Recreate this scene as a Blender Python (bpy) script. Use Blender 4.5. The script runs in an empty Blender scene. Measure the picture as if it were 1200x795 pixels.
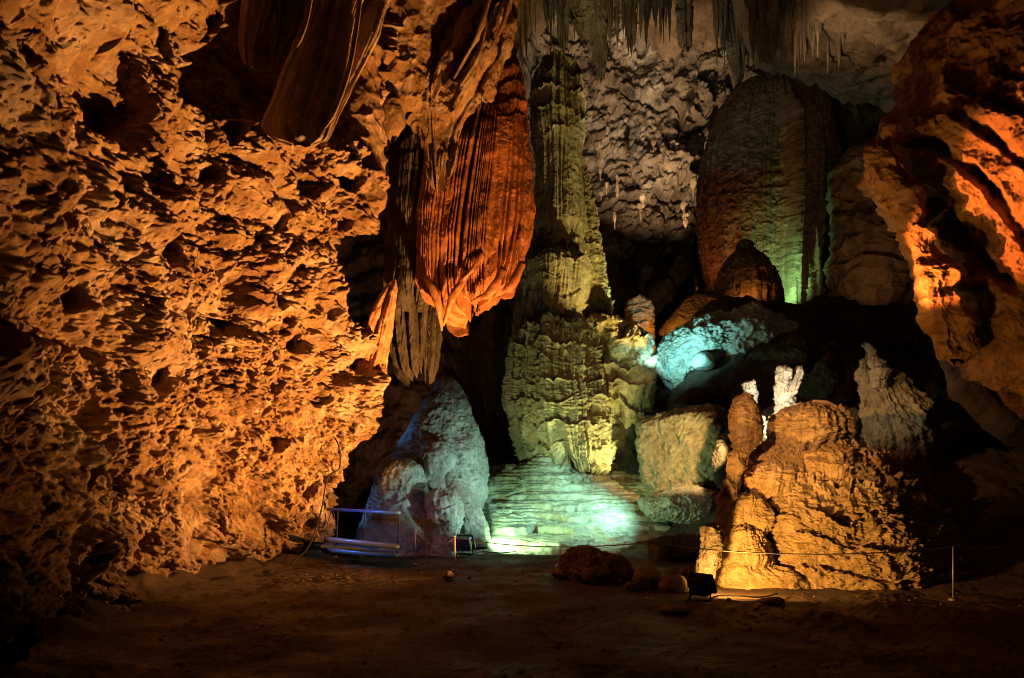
import bpy, bmesh, math, random
import numpy as np
from concurrent.futures import ThreadPoolExecutor
from mathutils import Vector

random.seed(5)
rng = np.random.RandomState(11)
F32 = np.float32
R = math.radians
scene = bpy.context.scene
COL = scene.collection

# ------------------------------------------------------------------ camera model
CAM_H, FPX, HORIZ = 1.6, 820.0, 575.0          # eye height, focal length and horizon row (1200 px wide frame)

def at(px, py, D):
    """world point seen at that place of the frame, D metres away along the floor"""
    return Vector(((px - 600.0) / FPX * D, D, CAM_H + (HORIZ - py) / FPX * D))

# ------------------------------------------------------------------ noise (numpy, threaded)
_p = rng.permutation(256)
PERM = np.concatenate([_p, _p, _p]).astype(np.int32)
_g = rng.normal(size=(256, 3)); _g /= np.linalg.norm(_g, axis=1)[:, None]
GRAD = _g.astype(F32)
RND = rng.rand(256, 3).astype(F32)
POOL = ThreadPoolExecutor(4)

def _chunk(fn, p):
    p = np.ascontiguousarray(p.reshape(-1, 3), dtype=F32)
    parts = [p[i:i + 40000] for i in range(0, len(p), 40000)]
    return np.concatenate(list(POOL.map(fn, parts)))

def _perlin(p):
    i = np.floor(p); f = p - i; i = i.astype(np.int32) & 255
    w = f * f * f * (f * (f * 6 - 15) + 10)
    out = 0
    for dx in (0, 1):
        ax = PERM[i[:, 0] + dx]; wx = w[:, 0] if dx else 1 - w[:, 0]
        for dy in (0, 1):
            ay = PERM[ax + i[:, 1] + dy]; wy = wx * (w[:, 1] if dy else 1 - w[:, 1])
            for dz in (0, 1):
                g = GRAD[PERM[ay + i[:, 2] + dz]]
                d = g[:, 0] * (f[:, 0] - dx) + g[:, 1] * (f[:, 1] - dy) + g[:, 2] * (f[:, 2] - dz)
                out = out + d * wy * (w[:, 2] if dz else 1 - w[:, 2])
    return out

def _worley(p):
    i = np.floor(p); f = p - i; i = i.astype(np.int32) & 255
    f1 = np.full(len(p), 9, F32); f2 = f1.copy()
    for dx in (-1, 0, 1):
        ax = PERM[(i[:, 0] + dx) & 255]
        for dy in (-1, 0, 1):
            ay = PERM[ax + ((i[:, 1] + dy) & 255)]
            for dz in (-1, 0, 1):
                r = RND[PERM[ay + ((i[:, 2] + dz) & 255)]]
                d = (r[:, 0] + dx - f[:, 0]) ** 2 + (r[:, 1] + dy - f[:, 1]) ** 2 + (r[:, 2] + dz - f[:, 2]) ** 2
                f2 = np.minimum(f2, np.maximum(f1, d)); f1 = np.minimum(f1, d)
    return np.stack([np.sqrt(f1), np.sqrt(f2)], 1)

def perlin(P, s=1.0, off=0.0):
    sh = P.shape[:-1]
    return _chunk(_perlin, P * np.asarray(s, F32) + F32(off)).reshape(sh)

def worley(P, s=1.0, off=0.0):
    sh = P.shape[:-1]
    o = _chunk(_worley, P * np.asarray(s, F32) + F32(off))
    return o[:, 0].reshape(sh), o[:, 1].reshape(sh)

def fbm(P, s=1.0, octs=4, gain=0.5, off=0.0, kind='n'):
    s = np.asarray(s, F32); a, out, tot = 1.0, 0, 0
    for k in range(octs):
        n = perlin(P, s * (2.03 ** k), off + 17.3 * k)
        if kind == 'b': n = np.abs(n) * 2 - 0.5
        if kind == 'r': n = 0.5 - np.abs(n) * 2
        out = out + a * n; tot += a; a *= gain
    return out / tot * 1.6

def sstep(a, b, x):
    t = np.clip((x - a) / (b - a), 0, 1)
    return t * t * (3 - 2 * t)

def popcorn(P, s, off=0.0):
    """knobbly cave coral: rounded knobs with deep gaps"""
    W = P + 0.13 / s * np.stack([perlin(P, s * .9, 3.1 + off), perlin(P, s * .9, 9.7 + off), perlin(P, s * .9, 31. + off)], -1)
    f1, f2 = worley(W, s, off)
    return np.sqrt(np.clip(1.0 - (f1 * 1.22) ** 2, 0, 1)) - .35

# ------------------------------------------------------------------ meshes
def tag(o, label=None, cat=None, group=None, kind=None):
    if label: o['label'] = label
    if cat: o['category'] = cat
    if group: o['group'] = group
    if kind: o['kind'] = kind
    return o

def thing(name, loc, label, cat, group=None):
    o = bpy.data.objects.new(name, None)
    o.empty_display_size = .3
    COL.objects.link(o); o.location = loc
    return tag(o, label, cat, group)

def link(name, me, mat, parent=None):
    o = bpy.data.objects.new(name, me); COL.objects.link(o)
    if mat: me.materials.append(mat)
    if parent: o.parent = parent
    return o

def wpos(o):
    v = Vector((0, 0, 0))
    while o: v += o.location; o = o.parent
    return v

def grid_obj(name, P, mat, parent=None, closed=False, origin=None):
    nv, nu = P.shape[:2]
    org = origin if origin is not None else wpos(parent)
    V = (P - np.array(org, F32)).reshape(-1, 3).astype(F32)
    j = np.arange(nv - 1)[:, None]; i = np.arange(nu if closed else nu - 1)[None, :]
    i2 = (i + 1) % nu
    q = np.stack([j * nu + i, j * nu + i2, (j + 1) * nu + i2, (j + 1) * nu + i], -1).reshape(-1).astype(np.int32)
    me = bpy.data.meshes.new(name)
    nf = len(q) // 4
    me.vertices.add(len(V)); me.vertices.foreach_set('co', V.ravel())
    me.loops.add(len(q)); me.loops.foreach_set('vertex_index', q)
    me.polygons.add(nf); me.polygons.foreach_set('loop_start', np.arange(nf, dtype=np.int32) * 4)
    me.polygons.foreach_set('use_smooth', np.ones(nf, bool))
    me.update(calc_edges=True)
    o = link(name, me, mat, parent)
    if parent is None: o.location = org
    return o

def normals(P, closed=False):
    if closed:
        du = np.roll(P, -1, 1) - np.roll(P, 1, 1)
    else:
        du = np.gradient(P, axis=1)
    dv = np.gradient(P, axis=0)
    n = np.cross(du, dv)
    l = np.linalg.norm(n, axis=-1, keepdims=True)
    return n / np.maximum(l, 1e-9)

def catmull(pts, n_per=12):
    pts = np.asarray(pts, float)
    q = np.vstack([2 * pts[0] - pts[1], pts, 2 * pts[-1] - pts[-2]])
    out = []
    for k in range(1, len(q) - 2):
        p0, p1, p2, p3 = q[k - 1:k + 3]
        for t in np.linspace(0, 1, n_per, endpoint=False):
            out.append(.5 * ((2 * p1) + (p2 - p0) * t + (2 * p0 - 5 * p1 + 4 * p2 - p3) * t * t + (3 * p1 - p0 - 3 * p2 + p3) * t ** 3))
    out.append(pts[-1])
    return np.array(out)

RES = 1.0
def ring_body(name, D, sil, mat, parent, disp=None, ratio=1.0, hem=0.0, hemf=3.0, q=1.0, lump=0.0, lumpf=.5, dy=None, seed=0.0, cut=None):
    """a round body of real depth; sil = rows (row, left, right) of its outline at distance D; dy = rows' own shift in depth"""
    s = np.array(sil, float)
    c = np.stack([s[:, 0], (s[:, 1] + s[:, 2]) / 2, (s[:, 2] - s[:, 1]) / 2, np.zeros(len(s)) if dy is None else np.array(dy, float)], 1)
    c = catmull(c, 14)
    c[:, 2] = np.maximum(c[:, 2], .6)
    seg = np.hypot(np.diff(c[:, 0]), np.diff(c[:, 2])); L = np.concatenate([[0], np.cumsum(seg)])
    nv = int(max(30, L[-1] * .85 * 1.25 * q * RES)); nu = int(max(40, c[:, 2].max() * 2 * math.pi * .85 * 0.95 * q * RES))
    t = np.linspace(0, L[-1], nv)
    cc = np.stack([np.interp(t, L, c[:, k]) for k in range(4)], 1)
    th = np.linspace(0, 2 * math.pi, nu, endpoint=False)
    z = CAM_H + (HORIZ - cc[:, 0]) / FPX * D
    cx = (cc[:, 1] - 600) / FPX * D; r = cc[:, 2] / FPX * D
    C, S = np.cos(th)[None, :], np.sin(th)[None, :]
    P = np.stack([cx[:, None] + r[:, None] * C, D + cc[:, 3][:, None] + ratio * r[:, None] * S, np.repeat(z[:, None], nu, 1)], -1)
    R0 = float(r.mean())
    Q = np.stack([C * R0 + 0 * P[..., 0], S * R0 + 0 * P[..., 0], P[..., 2]], -1) + seed * 13.7
    v = np.repeat(np.linspace(0, 1, nv)[:, None], nu, 1)
    if lump:
        P = P + normals(P, True) * (fbm(P, lumpf, 2, off=seed * 5.1) * lump)[..., None] * np.minimum(1, r / max(R0, 1e-6))[:, None, None]
    if disp is not None:
        N = normals(P, True)
        d = disp(P, Q, np.repeat(th[None, :], nv, 0), v)
        d = d * np.minimum(1, r / (0.5 * R0) + .15)[:, None]
        P = P + N * d[..., None]
    if hem:
        hz = fbm(np.stack([C[0] * R0, S[0] * R0, 0 * th], -1)[None] + seed, hemf, 3)[0]
        P[..., 2] -= hem * (hz[None, :] + .25) * sstep(.62, 1, v)
    if cut:
        P[..., 2] -= np.interp(np.cos(th), cut[0], cut[1])[None, :] * sstep(.45, .98, v)
    return grid_obj(name, P, mat, parent, True)

def flow(tier=0., tf=1., flute=0., ff=5., fz=.06, rough=.02, rf=5., rip=0., ripf=6., pop=0., pf=4., sharp=1.6, tm=None):
    """flowstone: drip tiers with ragged lips, vertical flutes, small wavy ripples; tm fades the tiers"""
    def f(P, Q, th, v):
        d = rough * 1.3 * fbm(P, rf, 5, .62)
        fl = 0
        if flute or tier:
            fl = fbm(Q, (ff, ff, ff * fz), 3, .6, 2.2, 'r')
            d = d + flute * fl * (.55 + .9 * sstep(-.3, .3, perlin(Q, (ff * .3, ff * .3, ff * .12), 7.7)))
        if tier:
            n = fbm(Q, (tf * .5, tf * .5, tf * .3), 4, .6, 8.8)
            t = Q[..., 2] * tf + 1.15 * n + .20 * fl
            k = np.floor(t); saw = t - k
            h = np.abs(np.sin(k * 12.9898 + 78.2) * 43758.5453) % 1.0
            m = .12 + .88 * sstep(-.2, .3, perlin(Q, (tf * .75, tf * .75, tf * .9), 4.4))
            if tm is not None: m = m * tm(P, v)
            d = d + tier * (.45 + .55 * h) * m * ((1 - saw) ** sharp)
            d = d - tier * .5 * m * sstep(.90, 1, saw)
        if rip:
            n = perlin(Q, (ripf * .35, ripf * .35, ripf * .35), 1.4)
            r_ = fbm(Q + (n * .35 / ripf * 3)[..., None] * np.array([0, 0, 1]), (ripf * .6, ripf * .6, ripf * 1.5), 3, .6, 6.1, 'r')
            d = d + rip * r_
        if pop:
            d = d + pop * popcorn(P, pf)
        return d
    return f

def rocky(a=.2, s=.6, octs=6, pop=0., pf=3., layer=0., lf=2., crack=0., cf=.8):
    def f(P, Q, th, v):
        d = a * fbm(P, s, octs, .52)
        if pop: d = d + pop * popcorn(P, pf)
        if layer:
            t = P[..., 2] * lf + 1.2 * fbm(P, .5, 3)
            d = d + layer * (np.abs((t % 1) - .5) * 2) ** .5 * (.4 + perlin(P, .8))
        if crack:
            f1, f2 = worley(P + .3 * fbm(P, 1.2, 2)[..., None], cf)
            d = d - crack * (1 - sstep(0, .14, f2 - f1))
        return d
    return f

def boulder(name, loc, size, mat, parent=None, seed=1, faces=14, rough=.05, res=140, box=False, rot=0., sharp=22., tilt=0., disp=None, origin=None):
    """a broken block: soft-edged facets, chipped and pitted"""
    rr = np.random.RandomState(seed)
    n = rr.normal(size=(faces, 3)); n /= np.linalg.norm(n, axis=1)[:, None]
    dist = .78 + .25 * rr.rand(faces)
    if box:
        b = np.array([[1, 0, 0], [-1, 0, 0], [0, 1, 0], [0, -1, 0], [0, 0, 1], [0, 0, -1]], float) + rr.normal(size=(6, 3)) * .10
        b /= np.linalg.norm(b, axis=1)[:, None]
        n = np.vstack([b, n]); dist = np.concatenate([np.full(6, .80) + .1 * rr.rand(6), np.full(faces, .98) + .15 * rr.rand(faces)])
    nu, nv = int(res * 2 * RES), int(res * RES)
    th = np.linspace(0, 2 * math.pi, nu, endpoint=False)[None, :]; ph = np.linspace(.01, math.pi - .01, nv)[:, None]
    d = np.stack([np.sin(ph) * np.cos(th), np.sin(ph) * np.sin(th), np.cos(ph) + 0 * th], -1)
    acc = (1 / (1.3 if box else 1.06)) ** sharp
    for k in range(len(n)):
        acc = acc + (np.maximum(d @ n[k], 1e-3) / dist[k]) ** sharp
    rad = acc ** (-1 / sharp)
    P = d * rad[..., None]
    P = P * np.array(size)
    ct, st = math.cos(tilt), math.sin(tilt)
    P = np.stack([P[..., 0] * ct + P[..., 2] * st, P[..., 1], -P[..., 0] * st + P[..., 2] * ct], -1)
    c_, s_ = math.cos(rot), math.sin(rot)
    P = np.stack([P[..., 0] * c_ - P[..., 1] * s_, P[..., 0] * s_ + P[..., 1] * c_, P[..., 2]], -1) + np.array(loc)
    N = normals(P, True)
    m = min(size)
    dd = rough * m * (fbm(P, 1.6 / m, 6, .6, seed) + .5 * fbm(P, 5.0 / m, 4, .6, seed + 3., 'b'))
    w1, w2 = worley(P + (.25 * m * fbm(P, 1.5 / m, 3, .5, seed))[..., None], np.array([.8, .8, 1.3], F32) / m, seed * 3.1)
    dd = dd + .05 * m * (w2 - w1 - .3)
    if disp is not None: dd = dd + disp(P, P, 0 * P[..., 0], 0 * P[..., 0])
    P = P + N * (dd * np.minimum(1, np.sin(ph) * 4))[..., None]
    if origin is None and parent is None: origin = Vector((loc[0], loc[1], float(P[..., 2].min())))
    return grid_obj(name, P, mat, parent, True, origin)

def tube(name, pts, rad, mat, parent=None, seg=10, smooth=True, flat=None, disp=None, origin=None):
    """tapered rod or cord through pts, closed ends; flat = (a, b) squash of the section"""
    p = np.array([list(q) for q in pts], float)
    rr = np.full(len(p), rad, float) if np.isscalar(rad) else np.array(rad, float)
    if smooth and len(p) > 2:
        c = catmull(np.hstack([p, rr[:, None]]), 8); p, rr = c[:, :3], np.maximum(c[:, 3], .001)
    T = np.gradient(p, axis=0); T /= np.linalg.norm(T, axis=1)[:, None]
    up = np.array([0, 0, 1.0]) if abs(T[0] @ np.array([0, 0, 1.])) < .95 else np.array([0, 1.0, 0])
    A = np.cross(T, up); A /= np.maximum(np.linalg.norm(A, axis=1)[:, None], 1e-6); B = np.cross(T, A)
    th = np.linspace(0, 2 * math.pi, seg, endpoint=False)
    fa, fb = flat or (1, 1)
    Pm = p[:, None, :] + rr[:, None, None] * (fa * np.cos(th)[None, :, None] * A[:, None, :] + fb * np.sin(th)[None, :, None] * B[:, None, :])
    e0 = p[0] + 0 * Pm[:1]; e1 = p[-1] + 0 * Pm[:1]
    Pm = np.concatenate([e0 * .98 + Pm[:1] * .02, Pm, e1 * .98 + Pm[-1:] * .02])
    if disp is not None:
        Pm = Pm + normals(Pm, True) * disp(Pm, Pm, 0 * Pm[..., 0], 0 * Pm[..., 0])[..., None]
    return grid_obj(name, Pm, mat, parent, True, origin)

def box(name, c, s, mat, parent=None, bev=.01, rot=(0, 0, 0), taper=1.0):
    bm = bmesh.new(); bmesh.ops.create_cube(bm, size=1)
    for v_ in bm.verts:
        k = taper if v_.co.y > 0 else 1
        v_.co = Vector((v_.co.x * s[0] * k, v_.co.y * s[1], v_.co.z * s[2] * k))
    bmesh.ops.bevel(bm, geom=bm.edges[:], offset=bev, segments=2, profile=.6, affect='EDGES')
    from mathutils import Euler
    bmesh.ops.transform(bm, matrix=Euler(rot).to_matrix().to_4x4(), verts=bm.verts)
    me = bpy.data.meshes.new(name); bm.to_mesh(me); bm.free()
    o = link(name, me, mat, parent)
    o.location = Vector(c) - wpos(parent)
    return o

# ------------------------------------------------------------------ materials
def rock(name, ca, cb, cc=None, scale=1.2, rough=.62, bump=.5, bscale=14., streak=1.0, stain=.5, spec=.4, bdist=.03):
    m = bpy.data.materials.new(name); m.use_nodes = True
    nt = m.node_tree; N, L = nt.nodes, nt.links
    bs = N['Principled BSDF']
    tc = N.new('ShaderNodeNewGeometry')
    mp = N.new('ShaderNodeMapping'); mp.inputs['Scale'].default_value = (1, 1, streak)
    L.new(tc.outputs['Position'], mp.inputs['Vector'])
    def noise(sc, det, rg=.6, vec=None, dist=0.):
        n = N.new('ShaderNodeTexNoise'); n.inputs['Scale'].default_value = sc; n.inputs['Detail'].default_value = det
        n.inputs['Roughness'].default_value = rg; n.inputs['Distortion'].default_value = dist
        L.new(vec or mp.outputs['Vector'], n.inputs['Vector']); return n
    def ramp(src, a, b, ca_, cb_):
        r_ = N.new('ShaderNodeValToRGB'); e = r_.color_ramp.elements
        e[0].position, e[1].position = a, b; e[0].color, e[1].color = (*ca_, 1), (*cb_, 1)
        L.new(src, r_.inputs['Fac']); return r_
    n1 = noise(scale, 8, .65, dist=.4)
    r1 = ramp(n1.outputs['Fac'], .36, .66, ca, cb)
    col = r1.outputs['Color']
    if cc:
        n2 = noise(scale * .55, 6, .7, dist=.8)
        f2 = ramp(n2.outputs['Fac'], .50, .62, (0, 0, 0), (stain,) * 3)
        mx = N.new('ShaderNodeMix'); mx.data_type = 'RGBA'
        L.new(f2.outputs['Color'], mx.inputs['Factor']); L.new(col, mx.inputs['A']); mx.inputs['B'].default_value = (*cc, 1)
        col = mx.outputs['Result']
    n3 = noise(bscale * .4, 12, .74, tc.outputs['Position'])
    f3 = ramp(n3.outputs['Fac'], .3, .7, (.42,) * 3, (1.42,) * 3)
    mu = N.new('ShaderNodeMix'); mu.data_type = 'RGBA'; mu.blend_type = 'MULTIPLY'; mu.inputs['Factor'].default_value = 1
    L.new(col, mu.inputs['A']); L.new(f3.outputs['Color'], mu.inputs['B'])
    L.new(mu.outputs['Result'], bs.inputs['Base Color'])
    n4 = noise(bscale * .6, 12, .72, tc.outputs['Position'])
    n5 = noise(bscale * 3.2, 6, .7, tc.outputs['Position'], .6)
    b0 = N.new('ShaderNodeBump'); b0.inputs['Strength'].default_value = min(1, bump * 1.5); b0.inputs['Distance'].default_value = bdist * 2.6
    L.new(n4.outputs['Fac'], b0.inputs['Height'])
    bp = N.new('ShaderNodeBump'); bp.inputs['Strength'].default_value = min(1, bump * 1.3); bp.inputs['Distance'].default_value = bdist * .9
    L.new(n5.outputs['Fac'], bp.inputs['Height']); L.new(b0.outputs['Normal'], bp.inputs['Normal']); L.new(bp.outputs['Normal'], bs.inputs['Normal'])
    rr_ = ramp(n3.outputs['Fac'], .3, .7, (max(rough - .18, .05),) * 3, (min(rough + .18, 1),) * 3)
    L.new(rr_.outputs['Color'], bs.inputs['Roughness'])
    bs.inputs['Specular IOR Level'].default_value = spec
    return m

def plain(name, c, rough=.5, metal=0., bump=.1):
    m = bpy.data.materials.new(name); m.use_nodes = True
    N, L = m.node_tree.nodes, m.node_tree.links; b = N['Principled BSDF']
    n = N.new('ShaderNodeTexNoise'); n.inputs['Scale'].default_value = 25; n.inputs['Detail'].default_value = 6
    r_ = N.new('ShaderNodeValToRGB'); r_.color_ramp.elements[0].color = (*[x * .7 for x in c], 1); r_.color_ramp.elements[1].color = (*[min(1, x * 1.25) for x in c], 1)
    L.new(n.outputs['Fac'], r_.inputs['Fac']); L.new(r_.outputs['Color'], b.inputs['Base Color'])
    b.inputs['Roughness'].default_value = rough; b.inputs['Metallic'].default_value = metal
    return m

M = {}
M['wall'] = rock('ochre_cave_rock', (.20, .09, .035), (.40, .25, .12), (.54, .41, .30), 1.7, .70, 1., 11., stain=.6, spec=.25, bdist=.05)
M['curtain'] = rock('iron_red_flowstone', (.27, .085, .03), (.40, .16, .055), (.44, .25, .12), 1.6, .36, .35, 16., streak=.2, stain=.4)
M['drape'] = rock('brown_drapery_calcite', (.22, .13, .06), (.34, .22, .11), (.26, .12, .05), .9, .55, .25, 12., streak=.25)
M['column'] = rock('weathered_flowstone', (.33, .27, .15), (.47, .40, .25), (.36, .26, .13), 1.3, .42, .6, 9., streak=.3, stain=.6, bdist=.05)
M['pale'] = rock('pale_calcite', (.38, .34, .26), (.55, .50, .40), (.36, .26, .15), 1.0, .38, .6, 11., stain=.5)
M['terrace'] = rock('wet_rimstone', (.36, .36, .28), (.56, .54, .42), (.40, .31, .16), .8, .26, .45, 10., stain=.5, spec=.5)
M['mound'] = rock('tan_flowstone', (.38, .25, .13), (.52, .38, .22), (.46, .25, .09), 1.3, .34, .6, 14., stain=.55, spec=.5)
M['white'] = rock('white_calcite', (.62, .58, .48), (.75, .71, .62), (.6, .48, .3), 2., .45, .4, 16.)
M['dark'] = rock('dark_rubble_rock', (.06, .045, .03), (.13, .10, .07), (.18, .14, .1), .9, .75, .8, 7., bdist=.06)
M['dome'] = rock('brown_flowstone', (.15, .075, .034), (.28, .165, .085), (.34, .26, .16), .8, .55, .5, 7., streak=.2, bdist=.05)
M['back'] = rock('grey_cave_rock', (.13, .10, .075), (.38, .32, .25), (.58, .54, .47), .5, .75, .8, 3.2, stain=.8, bdist=.12)
M['ceil'] = rock('tan_cave_ceiling', (.22, .15, .09), (.36, .26, .16), (.2, .14, .09), .5, .8, .8, 3.5, bdist=.1)
M['strata'] = rock('brown_bedded_rock', (.17, .10, .06), (.30, .19, .11), (.10, .07, .05), .9, .8, .7, 5., streak=2.5, bdist=.06)
M['right'] = rock('rust_cave_rock', (.24, .11, .045), (.36, .20, .09), (.16, .09, .05), 1.0, .7, .6, 9., stain=.6, spec=.25)
M['stal'] = rock('grey_brown_stalactite', (.13, .095, .06), (.26, .20, .135), (.36, .31, .24), 1.0, .6, .5, 5., streak=.2, bdist=.05)
M['floor'] = rock('trodden_cave_clay', (.052, .026, .012), (.108, .058, .028), (.16, .098, .055), 1.4, .60, 1., 9., stain=.6, spec=.45, bdist=.06)
_nt = M['floor'].node_tree
_w = _nt.nodes.new('ShaderNodeTexNoise'); _w.inputs['Scale'].default_value = .9; _w.inputs['Detail'].default_value = 7; _w.inputs['Roughness'].default_value = .65
_g = _nt.nodes.new('ShaderNodeNewGeometry'); _nt.links.new(_g.outputs['Position'], _w.inputs['Vector'])
_r = _nt.nodes.new('ShaderNodeValToRGB'); _r.color_ramp.elements[0].position, _r.color_ramp.elements[1].position = .40, .60
_r.color_ramp.elements[0].color, _r.color_ramp.elements[1].color = (.45, .45, .45, 1), (.9, .9, .9, 1)
_nt.links.new(_w.outputs['Fac'], _r.inputs['Fac']); _nt.links.new(_r.outputs['Color'], _nt.nodes['Principled BSDF'].inputs['Roughness'])
M['stone'] = rock('clay_covered_stone', (.15, .095, .05), (.24, .16, .09), None, 2., .7, .6, 14.)
M['fringe'] = rock('shade_dark_flowstone', (.03, .023, .016), (.085, .063, .042), (.17, .14, .10), 1.2, .6, .5, 8., streak=.2)  # shade around the fringe is put into this dark colour
M['steel'] = plain('galvanised_steel', (.38, .40, .43), .35, .85)
M['paint'] = plain('dark_blue_grey_paint', (.05, .06, .10), .3)
M['rail'] = plain('blue_lit_rail', (.02, .07, .26), .3, .1)  # blue lamplight on the rail put into its base colour
M['black'] = plain('black_rubber', (.012, .012, .012), .85)
M['black'].node_tree.nodes['Principled BSDF'].inputs['Specular IOR Level'].default_value = .15
M['rope'] = plain('grey_rope', (.22, .19, .15), .8)
M['post'] = plain('worn_steel_post', (.25, .22, .19), .5, .4)
lens = bpy.data.materials.new('lit_lamp_glass'); lens.use_nodes = True
lens.node_tree.nodes['Principled BSDF'].inputs['Emission Color'].default_value = (1, .6, .2, 1)
lens.node_tree.nodes['Principled BSDF'].inputs['Emission Strength'].default_value = 8
M['lens'] = lens

# ------------------------------------------------------------------ setting: floor
def floor_z(X, Y):
    z = 0.0 * X
    # bank of clay rising to the right behind the mound, and rubble slope under the far formations
    z = z + 2.6 * sstep(4.6, 9.5, X + .10 * (Y - 12)) * sstep(10.3, 16.5, Y)
    z = z + 4.6 * sstep(19.5, 27, Y) * sstep(3.0, 7.5, X)
    z = z + 1.6 * sstep(18, 27, Y) * sstep(-6, 2, X)
    return z

def make_floor():
    nx, ny = int(820 * RES), int(900 * RES)
    # finer towards the camera
    t = np.linspace(0, 1, ny); Y = 1.5 + 48 * (t ** 2.1 * .93 + .07 * t)
    u = np.linspace(-1, 1, nx); 
    Yg = np.repeat(Y[:, None], nx, 1)
    Xg = u[None, :] * (2.6 + .95 * Yg)
    P = np.stack([Xg, Yg, floor_z(Xg, Yg)], -1)
    far = sstep(16, 24, Yg) + sstep(5, 8, Xg) * sstep(11, 14, Yg)
    z = .07 * fbm(P, .35, 3) + .06 * fbm(P, 1.5, 6, .62) * (1 + 1.0 * far) + .35 * far * fbm(P, .7, 4)
    f1, f2 = worley(P, 5.0)
    patch = sstep(-.05, .3, perlin(P, .9, 5.5))
    f3, _ = worley(P, 9.0, 4.)
    z = z + .018 * patch * np.clip(1 - f3 * 1.5, 0, 1) + .028 * np.clip(fbm(P, 6.0, 4, .65, 9., 'b'), -.3, 1) + .05 * patch * np.clip(1 - f1 * 1.6, 0, 1)
    wallx = np.interp(Yg, [4, 6, 7.5, 9, 11, 13, 14.5, 16, 18], [-3.4, -3.9, -4.8, -5.3, -5.8, -5.6, -5.2, -4.5, -8])
    z = z + .22 * np.exp(-np.clip(Xg - wallx, 0, 9) / .45) * (1 + 1.2 * perlin(P, 1.6, 8.))
    P[..., 2] += z - .03
    o = grid_obj('cave_floor', P[:, ::-1] if False else P, M['floor'])
    tag(o, 'dark trodden clay floor of the cave', None, None, 'structure')
make_floor()

def make_grit():
    rr = np.random.RandomState(77)
    vs, fs, n0 = [], [], 0
    bm = bmesh.new(); bmesh.ops.create_icosphere(bm, subdivisions=1, radius=1.0)
    base = np.array([v.co[:] for v in bm.verts]); tri = np.array([[v.index for v in f.verts] for f in bm.faces]); bm.free()
    n = 3000
    Y = 4.5 + 13.5 * rr.rand(n) ** 1.3; X = (rr.rand(n) * 2 - 1) * (.76 * Y)
    clump = perlin(np.stack([X, Y, 0 * X], -1), .8, 3.)
    for k in range(n):
        if X[k] < -4.4 or (X[k] > 3.2 and Y[k] > 11.0) or clump[k] < -.12: continue
        sz = (.008 + .026 * rr.rand() ** 4) * (1 + .5 * (clump[k] > .2))
        q = base * (1 + .28 * rr.normal(size=(len(base), 1))) * np.array([1, .6 + .6 * rr.rand(), .45 + .4 * rr.rand()]) * sz
        a = rr.rand() * 6.28; c_, s_ = math.cos(a), math.sin(a)
        q = np.stack([q[:, 0] * c_ - q[:, 1] * s_ + X[k], q[:, 0] * s_ + q[:, 1] * c_ + Y[k], q[:, 2] + sz * .2 + .0], -1)
        vs.append(q); fs.append(tri + n0); n0 += len(base)
    me = bpy.data.meshes.new('gravel'); me.from_pydata(np.concatenate(vs).tolist(), [], np.concatenate(fs).tolist())
    o = link('gravel', me, M['stone'])
    tag(o, 'loose grit and small pebbles on the clay floor', None, None, 'stuff')
make_grit()

# ------------------------------------------------------------------ setting: far walls and ceiling
def make_back_wall():
    nx, nz = int(1000 * RES), int(700 * RES)
    X = np.linspace(-24, 34, nx)[None, :]; Z = np.linspace(-1, 40, nz)[:, None]
    Xg, Zg = X + 0 * Z, Z + 0 * X
    Y = 29 + 14.5 * sstep(-3.5, 2.5, Xg) - 5 * sstep(14, 24, Xg) - 7 * sstep(20, 40, Zg) + 1.0 * np.sin(Xg * .4)
    P = np.stack([Xg, Y, Zg], -1)
    left = 1 - sstep(-2, 1, Xg)
    t = Zg * 1.1 + 1.6 * fbm(P, .3, 3)
    lay = (np.abs((t % 1) - .5) * 2) ** .6
    d = -1.6 * fbm(P, .13, 5, .5) - 1.1 * fbm(P, .45, 5, .55, 3., 'b')
    d = d - .40 * popcorn(P, .7) - .26 * popcorn(P, 1.7, 4.) - .16 * popcorn(P, 3.4, 8.) - .25 * fbm(P, 2.2, 4, .62, 12., 'b')
    # shelf edges with hanging knobs on the upper wall
    n = fbm(P, (.25, .25, .2), 3, .5, 21.)
    s = (Zg * .20 + .9 * n + .12 * fbm(P, (1.2, 1.2, .1), 2)) % 1
    d = d - .55 * (1.5 * (1 - s) ** 1.8 - .8 * sstep(.9, 1, s)) * sstep(8, 14, Zg) * (1 - left)
    d = d * (1 - .45 * left) - left * .45 * lay
    P[..., 1] += d
    o = grid_obj('cave_wall', P, M['back'])
    me = o.data; me.materials.append(M['strata'])
    mid = ((Xg[:-1, :-1] < -.9)).ravel().astype(np.int32)
    me.polygons.foreach_set('material_index', mid)
    tag(o, 'pale pitted rear wall of the cave chamber', None, None, 'structure')

def ceil_z(X, Y):
    z = 25.5 + 5 * sstep(26, 44, Y) * sstep(-2, 4, X) - 2.5 * sstep(2, -6, X) * 1
    low = sstep(6.0, 9.0, X + .0 * Y)                         # lower roof on the right
    zr = 8.7 + .31 * Y - .10 * (X - 10) + 6.5 * sstep(26.0, 28.5, Y - .35 * (X - 10))
    return z * (1 - low) + np.minimum(zr, 27) * low

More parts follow.
